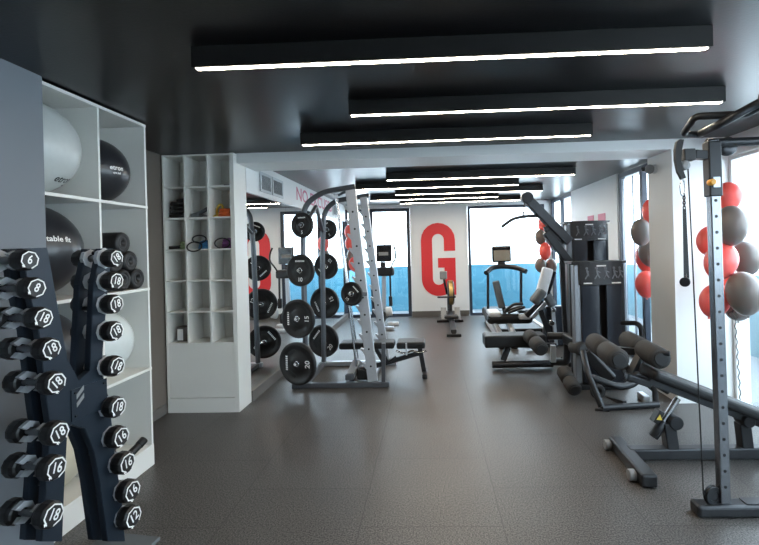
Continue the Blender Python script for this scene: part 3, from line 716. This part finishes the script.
# ------------------------------------------------------------------ stepper with white column
Ys = 6.9
def K(px, py, dy=0): return P(px, py, Ys+dy)
sp = thing('cross_trainer', 'machine with white slanted column, grey pads and black edge behind lat arm', 'cross trainer', K(543, 345))
MB().bar(K(548, 268), K(540, 297), .12, .16, .03, (1, 0, 0)).build('column', 'plastic', sp)
MB().bar(K(553.5, 271, .03), K(546, 297, .03), .12, .07, .02, (1, 0, 0)).build('column_edge', 'screen', sp)
MB().bar(K(533, 303, -.1), K(543, 290, -.1), .22, .13, .04, (1, 0, 0)).build('pad', 'foam2', sp)
MB().bar(K(545, 292, .05), K(553, 306, .05), .16, .13, .04, (1, 0, 0)).build('pad', 'foam2', sp)
MB().bar(K(526, 316), K(542, 300), .07, .07).build('link_arm', 'gun', sp)
MB().bar(K(532, 318, .1), K(548, 300, .1), .06, .06).build('link_arm', 'silver', sp)
MB().bar(K(540, 310, .1), K(552, 342, .1), .07, .07).build('leg', 'gun', sp)
MB().bar(K(552, 300, .15), K(556, 345, .15), .05, .05).build('rear_leg', 'silver', sp)
q0, q1 = K(540, 349, .2), K(572, 300, .4)
MB().box((q0.x+.1, q0.y, 0.0), (q1.x, q1.y, .62), .03).build('weight_cover', 'shroudb', sp)
c = K(552, 323, -.1); MB().cyl(c, c+V((.0, .05, 0)), .045, 14, .01).build('adjust_knob', 'chrome', sp)
c = K(554, 310, -.1); MB().cyl(c, c+V((.0, .05, 0)), .035, 14, .01).build('adjust_knob', 'chrome', sp)
MB().bar(K(527, 345), K(556, 345), .08, .06).build('base_bar', 'gun', sp)

# ------------------------------------------------------------------ lat pulldown tower (far one)
Yl = 5.95
def stack(t, x0, x1, y, zt, zb, d, head):
    """curved weight housing: side posts, header, two smoked panels and the slot between"""
    n = 10; w = x1-x0
    def bow(x): return y-.07*(1-((x-(x0+x1)/2)/(w/2))**2)
    def sheet(a, c, za, zb_, th, off=0):
        pl = [(a+(c-a)*k/n, bow(a+(c-a)*k/n)-off) for k in range(n+1)]
        pl += [(x, yy+th) for x, yy in pl[::-1]]
        return MB().prism(pl, (0, 0, za), (1, 0, 0), (0, 1, 0), (0, 0, zb_-za))
    pw = .075
    MBox((x0, y-.01, zb), (x0+pw, y+.1, zt-.03), .012).build('side_post', 'tower', t)
    MBox((x1-pw*.6, y+.0, zb), (x1, y+.1, zt-.03), .012).build('side_post', 'dark', t)
    hd = sheet(x0+pw*.7, x1-pw*.4, zt-head, zt-.02, .05, .01).build('header_panel', 'shroud', t)
    sheet(x0-.02, x1+.02, zt-.02, zt+.005, .25, .02).build('top_cap', 'shroud', t)
    mx = (x0+pw+x1-pw*.6)/2
    sheet(x0+pw, mx-.04, zb+.02, zt-head-.005, .03).build('front_panel', 'shroudb', t)
    sheet(mx+.04, x1-pw*.6, zb+.02, zt-head-.005, .03).build('front_panel', 'shroudb', t)
    MBox((x0+pw, y+.05, zb), (x1-pw*.6, y+.07, zt-head), 0).build('weight_slot', 'gap', t)
    MBox((x0+.02, y+.2, zb), (x1-.02, y+.24, zt-.02), .01).build('rear_panel', 'shroud', t)
    # exercise drawings and captions on the header
    for fx in (.16, .36, .56, .76, .9):
        b = MB(); xx = x0+pw*.7+(w-pw)*fx; zz = zt-head*.48; yy = bow(xx)-.012
        b.ball((xx, yy+.003, zz+head*.2), head*.065, (1, .4, 1), 10)
        b.bar((xx, yy, zz+head*.13), (xx+.012, yy, zz-head*.08), .006, head*.075, 0)
        b.bar((xx+.01, yy, zz-head*.06), (xx-.02, yy, zz-head*.26), .006, .012, 0); b.bar((xx+.012, yy, zz-head*.06), (xx+.035, yy, zz-head*.22), .006, .012, 0)
        b.bar((xx, yy, zz+head*.1), (xx+.04, yy, zz+head*.02), .006, .01, 0)
        b.build('exercise_drawing', 'print', hd)
    b = MB()
    for fx, ww in ((.2, .1), (.76, .12)):
        xx = x0+pw*.7+(w-pw)*fx; b.box((xx-ww*.6, bow(xx)-.012-.004, zt-head+.012), (xx+ww*.6, bow(xx)-.008, zt-head+.026))
    xx = (x0+x1)/2; b.box((xx-.05, bow(xx)-.013, zt-.05), (xx+.05, bow(xx)-.008, zt-.036))
    b.build('caption', 'mark', hd)
lat = thing('lat_pulldown_machine', 'tall charcoal lat pulldown tower with angled overhead arm', 'cable machine', (2.0, Yl, 0))
x0, x1 = P(566, 222, Yl).x, P(608, 222, Yl).x
zt = P(585, 221.5, Yl).z
stack(lat, x0, x1, Yl, zt, .05, .25, .25)
MBox((x0-.03, Yl-.06, 0), (x1+.03, Yl+.3, .05), .01).build('base', 'dark', lat)
tip = P(526, 198, Yl-.05)
MB().bar(tip, P(569, 242, Yl), .11, .12, .012).build('overhead_arm', 'gun', lat)
MB().bar(P(546, 232, Yl), P(569, 262, Yl), .09, .1, .012).build('lower_arm', 'dark', lat)
MB().bar(P(549, 225, Yl), P(556, 243, Yl), .07, .16, .012, (1, 0, 0)).build('arm_gusset', 'dark', lat)
MB().cyl(tip+V((.01, -.065, .0)), tip+V((.01, .065, 0)), .075, 18, .008).build('pulley', 'dark', lat)
MTube([tip+V((-.02, 0, -.06)), P(523.5, 212, Yl-.05)], .006, 0, 6).build('cable', 'black', lat)
MB().bar(P(560, 236, Yl+.05), P(566, 350, Yl+.05), .05, .06).build('rear_post', 'gun', lat)
lb = thing('pulldown_bar', 'curved grey pulldown bar hanging from the lat machine arm', 'pulldown bar', P(524, 216, Yl-.05))
MTube([P(501.5, 227, Yl-.05), P(513, 218.5, Yl-.05), P(524, 216.5, Yl-.05), P(538, 215.5, Yl-.05), P(555, 221, Yl-.05)], .022, .1, 10).build('bar', 'gun', lb)
MB().cyl(P(523.5, 211.5, Yl-.05), P(523.7, 216, Yl-.05), .02, 12, .004).build('swivel', 'chrome', lb)

# ------------------------------------------------------------------ leg curl machine (near tower)
Ym = 5.0
leg = thing('leg_curl_machine', 'charcoal leg curl machine with low weight tower and foam rollers', 'leg machine', (1.7, 5.0, 0))
x0, x1 = P(573, 264, Ym).x, P(624, 264, Ym).x
zt = P(600, 261.5, Ym).z
stack(leg, x0, x1, Ym, zt, .06, .25, .25)
MBox((x0, Ym-.05, 0), (x1, Ym+.26, .06), .01).build('tower_base', 'dark', leg)
# prone bench
Yp = 5.85
a, c = P(484, 340, Yp), P(545, 340, Yp)
zb = P(500, 346.5, Yp).z; zt2 = P(500, 334.5, Yp).z
MB().box((a.x, Yp-.1, zb), (c.x, Yp+.2, zt2), .025).build('prone_pad', 'vinyl', leg)
q0, q1 = P(492, 363, Yp), P(553, 363, Yp)
MB().cyl((q0.x, Yp, .06), (q1.x, Yp, .06), .045, 14, .008).build('base_tube', 'gun', leg)
MB().bar(P(503, 360, Yp), P(508, 347, Yp), .06, .075, .008, (1, 0, 0)).build('bench_leg', 'gun', leg)
MB().bar(P(507, 345, Yp+.15), P(541, 347, Yp+.15), .05, .05).build('bench_beam', 'silver', leg)
MTube([P(548, 336, Yp-.3), P(568, 336, Yp-.4), P(567, 362, Yp-.4), P(553, 362, Yp-.2)], .045, .05, 10).build('swing_frame', 'gun', leg)
MB().bar(P(553, 345, Yp-.3), P(553, 362, Yp-.3), .06, .06).build('swing_link', 'silver', leg)
MB().bar(P(566, 338, 5.4), P(580, 345, 5.05), .1, .12, .02).build('pivot_arm', 'dark', leg)
def roller(parent, p, q, r, ends=True, split=True):
    p, q = V(p), V(q); d = (q-p).normalized(); m = (p+q)/2; L = (q-p).length
    if split:
        rr = MB().cyl(p, m-d*.018, r, 20, r*.28).build('foam_roller', 'foam', parent)
        MB().cyl(m+d*.018, q, r, 20, r*.28).build('foam_roller', 'foam', parent)
        MB().cyl(m-d*.03, m+d*.03, r*.55, 14).build('axle', 'gun', parent)
    else:
        rr = MB().cyl(p, q, r, 20, r*.28).build('foam_roller', 'foam', parent)
    MB().cyl(q, q+d*.012, r*.62, 16, .004).build('end_cap', 'black', rr)
roller(leg, P(529, 335.5, 5.75), P(541.5, 349, 5.25), .088)
roller(leg, P(563, 371, 5.0), P(575, 390, 4.62), .075)
roller(leg, P(574, 347, 5.2), P(583, 349, 4.9), .075, split=False)
# low front frame
A = V((1.59, 4.33, .03)); B = V((2.15, 4.4, .03))
MTube([A, B], .032, 0, 12).build('floor_tube', 'dark', leg)
MTube([A+V((0, 0, .01)), P(587, 371, 4.5), P(583, 352, 4.75)], .032, .06, 12).build('front_leg', 'dark', leg)
MTube([P(588, 376, 4.48), P(620, 388, 4.42), P(636, 383, 4.5), P(640, 374, 4.6)], .034, .12, 12).build('swept_tube', 'dark', leg)
MTube([B+V((-.02, 0, .0)), P(655, 390, 4.6), P(648, 385, 4.7), P(645, 375, 4.75)], .028, .08, 10).build('rear_leg', 'dark', leg)
MBar(P(606, 398, 4.75), P(625, 403, 4.45), .04, .04).build('cross_tube', 'gun', leg)
MB().cyl((1.53, 4.34, .012), (1.65, 4.31, .012), .012, 8).build('floor_pad', 'dark', leg)
c = P(597, 391, 4.62); MB().lathe(c, (0, -1, 0), [(0, .02), (0, .07), (.02, .075), (.035, .07), (.035, .02), (.02, .02)], 24).build('cam_pulley', 'foam', leg)
MB().cyl(c+V((0, -.05, 0)), c+V((0, .1, 0)), .012, 8).build('pulley_bolt', 'chrome', leg)
MTube([P(622, 323, 4.9), P(637, 323, 4.75), P(641, 327, 4.7), P(643, 352, 4.7), P(640, 380, 4.7)], .026, .06, 10).build('grab_handle', 'dark', leg)
MB().bar(P(586, 352, 4.85), P(612, 380, 4.75), .1, .12, .02).build('cam_arm', 'dark', leg)
MBox(P(637, 402, 4.7), P(650, 396, 4.55), .01).build('foot_plate', 'silver', leg)

# ------------------------------------------------------------------ decline bench
Yd = 3.35
db = thing('decline_bench', 'black decline bench with foam leg rollers in the right foreground', 'bench', (2.0, Yd, 0))
def D(px, py, dy=0): return P(px, py, Yd+dy)
pa = V((1.56, Yd, .655)); pb = V((2.86, Yd, .115))
MB().bar(pa, pb, .27, .075, .028).build('bench_pad', 'vinyl', db)
dd = (pb-pa).normalized(); nn = V((-dd.z, 0, dd.x))
MB().bar(pa-nn*.06+dd*.03, pb-nn*.06-dd*.05, .07, .05).build('pad_beam', 'gun', db)
MB().bar((1.41, Yd, .055), (2.86, Yd, .055), .09, .08, .012).build('base_beam', 'gun', db)
MB().bar((1.405, 3.56, .05), (1.38, 2.95, .05), .1, .085, .014).build('t_foot', 'gun', db)
MB().bar((2.86, 3.1, .05), (2.86, 3.6, .05), .08, .085, .014).build('rear_foot', 'gun', db)
for yy in (3.52, 3.06):
    xx = 1.38+(yy-2.95)*.041-.052
    MB().cyl((xx-.045, yy, .04), (xx, yy, .04), .038, 14, .006).build('transport_wheel', 'greyplastic', db)
MB().bar((1.725, Yd, .07), (1.70, Yd, .28), .085, .085, .01).build('post', 'gun', db)
MB().cyl((1.74, Yd-.06, .285), (1.74, Yd+.06, .285), .05, 16, .008).build('pivot', 'dark', db)
lo, hi = D(653, 437), D(678, 398)
MB().cyl(lo, lo+(hi-lo)*.42, .035, 14, .006).build('adjuster_sleeve', 'gun', db)
MB().cyl(lo+(hi-lo)*.4, hi, .022, 14).build('adjuster_rod', 'chrome', db)
g = D(657, 416, -.03)
MB().obox(g, (.85, 0, -.5), (0, 1, 0), (.5, 0, .85), .02, .035, .05, .006).build('bracket', 'dark', db)
gs = g+V((0, -.037, 0))
MB().add([gs+V((-.022, 0, -.012)), gs+V((.02, 0, -.018)), gs+V((.004, 0, .025))], [(0, 1, 2)]).build('warning_triangle', 'yellow', db)
MB().bar((2.255, Yd, .06), (2.235, Yd, .27), .08, .08, .01).build('post', 'dark', db)
MB().cyl((2.25, Yd-.06, .29), (2.25, Yd+.06, .29), .045, 16, .008).build('pivot', 'dark', db)
MTube([pa-nn*.055+dd*.06, D(636, 373), D(632, 379), D(650, 381), D(668, 392)], .02, .05, 10).build('head_frame', 'gun', db)
MB().bar(D(626, 376), D(650, 384), .07, .05, .01).build('head_plate', 'gun', db)
MB().bar(D(628, 380), D(640, 355, .1), .05, .05).build('roller_post', 'dark', db)
MB().bar(D(609, 349, .25), D(643, 352, .15), .05, .05).build('roller_bar', 'dark', db)
MB().bar(D(618, 357, .2), D(634, 380), .05, .05).build('roller_post', 'dark', db)
roller(db, P(594, 342, 3.86), P(619, 360, 3.27), .079)
roller(db, P(627, 339.5, 3.83), P(661, 359, 3.2), .076)
c = P(664, 353, 3.2); MB().cyl(c+V((-.03, .02, 0)), c+V((.03, -.02, 0)), .02, 10, .004).build('roller_pin', 'dark', db)

# ------------------------------------------------------------------ cable / pull-up rack in the right foreground
Yk = 2.68
cr = thing('cable_rack', 'gunmetal pull-up rack post with pulleys at the right edge', 'cable machine', (1.72, Yk, 0))
def C(px, py, dy=0): return P(px, py, Yk+dy)
MB().bar(V((1.67, Yk, .07)), V((1.655, Yk, 2.18)), .05, .058, .006, (1, 0, 0)).build('upright_post', 'postmetal', cr)
for k in range(19):
    z = .17+k*.092; MB().cyl((1.669-.0075*z, Yk-.0245, z), (1.669-.0075*z, Yk-.026, z), .009, 10).build('pin_hole', 'gap', cr)
MB().bar((1.5, Yk, .037), (2.9, Yk, .037), .1, .07, .018).build('base_bar', 'gun', cr)
MB().bar((1.78, Yk, .074), (2.9, Yk, .074), .07, .006, 0).build('base_strip', 'gun', cr)
MB().bar((1.657, Yk, 1.85), (1.655, Yk, 2.17), .066, .075, .008, (1, 0, 0)).build('top_sleeve', 'dark', cr)
MB().bar((2.88, Yk, .1), (2.88, Yk, 2.2), .07, .055, .006, (1, 0, 0)).build('upright_post', 'gun', cr)
MB().cyl((1.63, Yk, 2.165), (2.9, Yk, 2.165), .026, 16).build('cross_bar', 'dark', cr)
MTube([C(700, 134, -.02), C(722, 123, -.3), C(760, 102, -.35), P(790, 90, 2.2)], .022, .1, 14).build('pull_up_arm', 'gun', cr)
MTube([C(702, 135, .0), C(683, 134, -.05), C(695.5, 116.5, -.22), C(747, 114, -.3), C(762, 106, -.35)], .019, .03, 12).build('multi_grip_bar', 'dark', cr)
e = P(762, 99, 2.3); MB().cyl(e+V((-.02, -.05, 0)), e+V((.2, .1, .02)), .035, 16, .01).build('grip_end', 'black', cr)
c = C(725, 147, .06); MB().lathe(c, (0, -1, 0), [(0, .015), (0, .052), (.008, .056), (.018, .046), (.028, .056), (.036, .052), (.036, .015)], 26).build('top_pulley', 'gun', cr)
MB().bar((1.71, Yk+.04, 1.6), (1.71, Yk+.04, 2.13), .018, .022, .003).build('guide_rail', 'chrome', cr)
MBox(C(715.5, 174, .02), C(721, 167, -.02), .004).build('stop_block', 'black', cr)
MBox((1.635, Yk-.041, 1.9), (1.675, Yk-.037, 1.96), .002).build('spec_plate', 'alu', cr)
c = C(712.5, 182, -.05); MB().cyl(c+V((0, .03, 0)), c+V((0, -.012, 0)), .018, 14, .004).build('adjust_knob', 'yelcap', cr)
# swivel pulley bracket on the left of the post
MB().bar((1.63, Yk, 2.09), (1.55, Yk, 2.1), .05, .05).build('pulley_arm', 'dark', cr)
MBox(C(680, 162, .02), C(696, 148, -.03), .006).build('pulley_block', 'black', cr)
arcp = [(676, 142), (679, 139.5), (683, 140), (681, 150), (680, 160), (682, 170), (685, 178), (681, 179.5), (677, 172), (674.5, 160), (674.5, 150)]
pc = [C(x, y, -.03) for x, y in arcp]
MB().prism([(p.x, p.z) for p in pc], (0, Yk-.042, 0), (1, 0, 0), (0, 0, 1), (0, .024, 0)).build('pulley_guard', 'gap', cr)
c = C(685.5, 165, -.03); MB().lathe(c+V((0, .02, 0)), (0, -1, 0), [(0, .01), (0, .028), (.01, .022), (.02, .028), (.02, .01)], 22).build('swivel_pulley', 'greyplastic', cr)
MTube([C(688, 168, -.02), (1.515, Yk-.02, 1.6), (1.545, Yk-.02, .125)], .0045, 0, 6).build('cable', 'black', cr)
c = V((1.6, Yk-.01, .115)); MB().lathe(c+V((0, .016, 0)), (.25, -.95, 0), [(0, .012), (0, .05), (.003, .054), (.009, .046), (.019, .046), (.025, .054), (.028, .05), (.028, .03), (.024, .028), (.024, .012)], 28, False).build('floor_pulley', 'dark', cr)
MB().bar((1.6, Yk+.014, .07), (1.6, Yk+.014, .14), .006, .05).build('pulley_bracket', 'gun', cr)
ch = thing('stirrup_grip', 'black single-strap stirrup grip hanging from the swivel pulley by carabiner', 'stirrup grip', C(684, 230, -.03))
c0 = C(682.5, 181, -.03)
MTube([c0+V((.028*math.sin(a)*.5, 0, -.04+.045*math.cos(a))) for a in [k*PI/8 for k in range(17)]], .005, 0, 8).build('carabiner', 'chrome', ch)
c1 = C(684, 195.5, -.03)
b = MB()
for k in range(6):
    p = c1+V((.0, 0, -.014*k)); b.tube([p+V((.007*math.cos(a)*(k % 2), .007*math.cos(a)*((k+1) % 2), .011*math.sin(a))) for a in [q*PI/5 for q in range(11)]], .003, 0, 6)
b.build('chain', 'dark', ch)
MB().bar(C(684.8, 209, -.03), C(688, 278, -.03), .014, .005, .001).build('strap', 'vinyl', ch)
MB().bar(C(684, 209, -.03), C(685, 278, -.03), .014, .005, .001).build('strap', 'vinyl', ch)
g0 = C(685, 282, -.1); MB().cyl(g0, g0+V((.07, .115, .0)), .021, 18, .004).build('grip', 'black', ch)
MB().cyl(g0+V((-.006, -.009, 0)), g0+V((0, .001, 0)), .027, 18, .003).build('grip_collar', 'dark', ch)

# ------------------------------------------------------------------ pillar sensor and balloons
sc_ = thing('security_camera', 'small grey security camera mounted high on the white pillar', 'camera', (2.38, 4.9, 2.37))
c = V((2.394, 4.83, 2.36))
MB().cyl(c, c+V((-.025, 0, 0)), .05, 18, .006).build('mount', 'plastic', sc_)
MB().ball(c+V((-.06, -.0, 0)), .05, (1, 1, 1), 18).build('housing', 'greyplastic', sc_)
MB().cyl(c+V((-.09, .015, .005)), c+V((-.13, .03, .005)), .025, 14, .004).build('lens', 'screen', sc_)
def balloon(px, py, Y, w, h, m, lab, grp, tilt=0):
    c = P(px, py, Y); k = Y/450; rx, rz = w*k/2, h*k/2
    o = thing('balloon', lab, 'balloon', c, grp)
    prof = []
    for i in range(17):
        a = -PI/2+PI*i/16; z = math.sin(a); r = math.cos(a)
        if z < 0: r *= 1-.10*z*z; z *= 1.08
        prof.append((z*rz, r*rx))
    ax = V((math.sin(tilt), 0, math.cos(tilt)))
    sk = MB().lathe(c, ax, prof, 28).build('skin', m, o)
    MB().lathe(c-ax*(rz*1.07), -ax, [(0, .004), (.012, .012), (.018, .006)], 10).build('knot', m, sk)
G1 = 'balloon bunch by the large window'
Yn = 3.9
for px, py, dy, w, h, m, lab, ti in (
    (727.5, 196, .1, 27, 27, 'balred', 'topmost red balloon of the bunch beside the rack post', 0),
    (731, 225, -.15, 30, 38, 'balgrey', 'upper grey balloon just under the topmost red one', 0),
    (709, 240, .25, 22, 28, 'balred', 'red balloon peeping out left of the rack post, upper', .2),
    (721, 261, -.1, 29, 36, 'balred', 'big red balloon right behind the rack post, middle', .3),
    (746, 258, .2, 26, 33, 'balgrey', 'rear grey balloon at the right of the bunch', -.1),
    (726, 282, .28, 20, 24, 'balred', 'small red balloon hidden between the big red and grey ones', 0),
    (744, 293, -.2, 31, 42, 'balgrey', 'front large grey balloon, lowest at right of the bunch', -.15),
    (715, 300, .0, 27, 33, 'balred', 'lowest red balloon behind the rack post', .35),
    (738, 311, .12, 22, 18, 'balgrey', 'small grey balloon under the large grey one', 0)):
    balloon(px, py, Yn+dy, w, h, m, lab, G1, ti)
rb_ = thing('balloon_ribbon', 'curled black ribbon hanging from the bunch near the window', 'ribbon', P(738, 330, Yn))
b = MB(); pts = []
for k in range(40):
    y = 318+k*2.1; p = P(735+k*.14, y, Yn-.05); pts.append(p+V((.006*math.sin(k*1.3), .006*math.cos(k*1.3), 0)))
b.tube(pts, .004, 0, 5)
b.build('ribbon', 'black', rb_)
b = MB()
for j in range(3):
    b.tube([P(731+j*3+2*math.sin(k*.9+j), 306+k*1.6, Yn-.12)+V((0, .008*math.cos(k*1.2), 0)) for k in range(9)], .003, 0, 5)
b.build('curl', 'gun', rb_)
G2 = 'balloon bunch behind the pillar'; Y2 = 5.6
for px, py, dy, w, h, m, lab in (
    (653, 211, 0, 20, 26, 'balred', 'top red balloon half hidden behind the pillar edge'),
    (641, 232, -.05, 19, 26, 'balgrey', 'upper grey balloon beside the pillar in front of sliding window'),
    (650, 252, .1, 21, 27, 'balgrey', 'lower grey balloon tucked behind the pillar edge'),
    (648, 257, .3, 23, 30, 'balred', 'red balloon peeping behind the lower grey balloon at pillar'),
    (646.5, 284, -.05, 21, 26, 'balred', 'lowest red balloon beside the pillar')):
    balloon(px, py, Y2+dy, w, h, m, lab, G2)
G3 = 'balloon bunch in the far right corner'; Y3 = 8.9
for px, py, dy, w, h, m, lab in (
    (544, 224, .1, 12, 17, 'balred', 'topmost red balloon behind the lat machine arm'),
    (540.5, 237, -.05, 11, 15, 'balgrey', 'left upper grey balloon in far right corner'),
    (552, 240, .15, 13, 18, 'balgrey', 'grey balloon behind the overhead arm in far corner'),
    (545, 251, -.1, 12, 17, 'balred', 'middle red balloon in far right corner'),
    (540.5, 265, 0, 11, 14, 'balgrey', 'lower left grey balloon in far right corner'),
    (551, 266, .1, 12, 15, 'balgrey', 'lower grey balloon beside the white slanted column')):
    balloon(px, py, Y3+dy, w, h, m, lab, G3)
G4 = 'balloon bunch in the far left corner'; Y4 = 9.5
for px, py, dy, w, h, m, lab in (
    (350, 232, .1, 11, 15, 'balred', 'topmost red balloon near the mirror in far left corner'),
    (351, 243, -.05, 12, 15, 'balred', 'second red balloon near the mirror, above grey one'),
    (352.5, 255, .05, 11, 14, 'balgrey', 'grey balloon in the middle of the far left bunch'),
    (349.5, 263, .15, 11, 14, 'balgrey', 'lower grey balloon near the mirror in far left corner'),
    (354, 264, -.1, 11, 14, 'balred', 'lowest red balloon of the far left bunch')):
    balloon(px, py, Y4+dy, w, h, m, lab, G4)
#@@B
# ------------------------------------------------------------------ light
w = bpy.data.worlds.new('World'); SC.world = w; w.use_nodes = True
w.node_tree.nodes['Background'].inputs[0].default_value = (.76, .9, 1, 1)
w.node_tree.nodes['Background'].inputs[1].default_value = 3.7
SC.view_settings.view_transform = 'Standard'; SC.view_settings.look = 'None'
SC.view_settings.exposure = 1.45; SC.view_settings.gamma = 1; SC.view_settings.use_curve_mapping = False
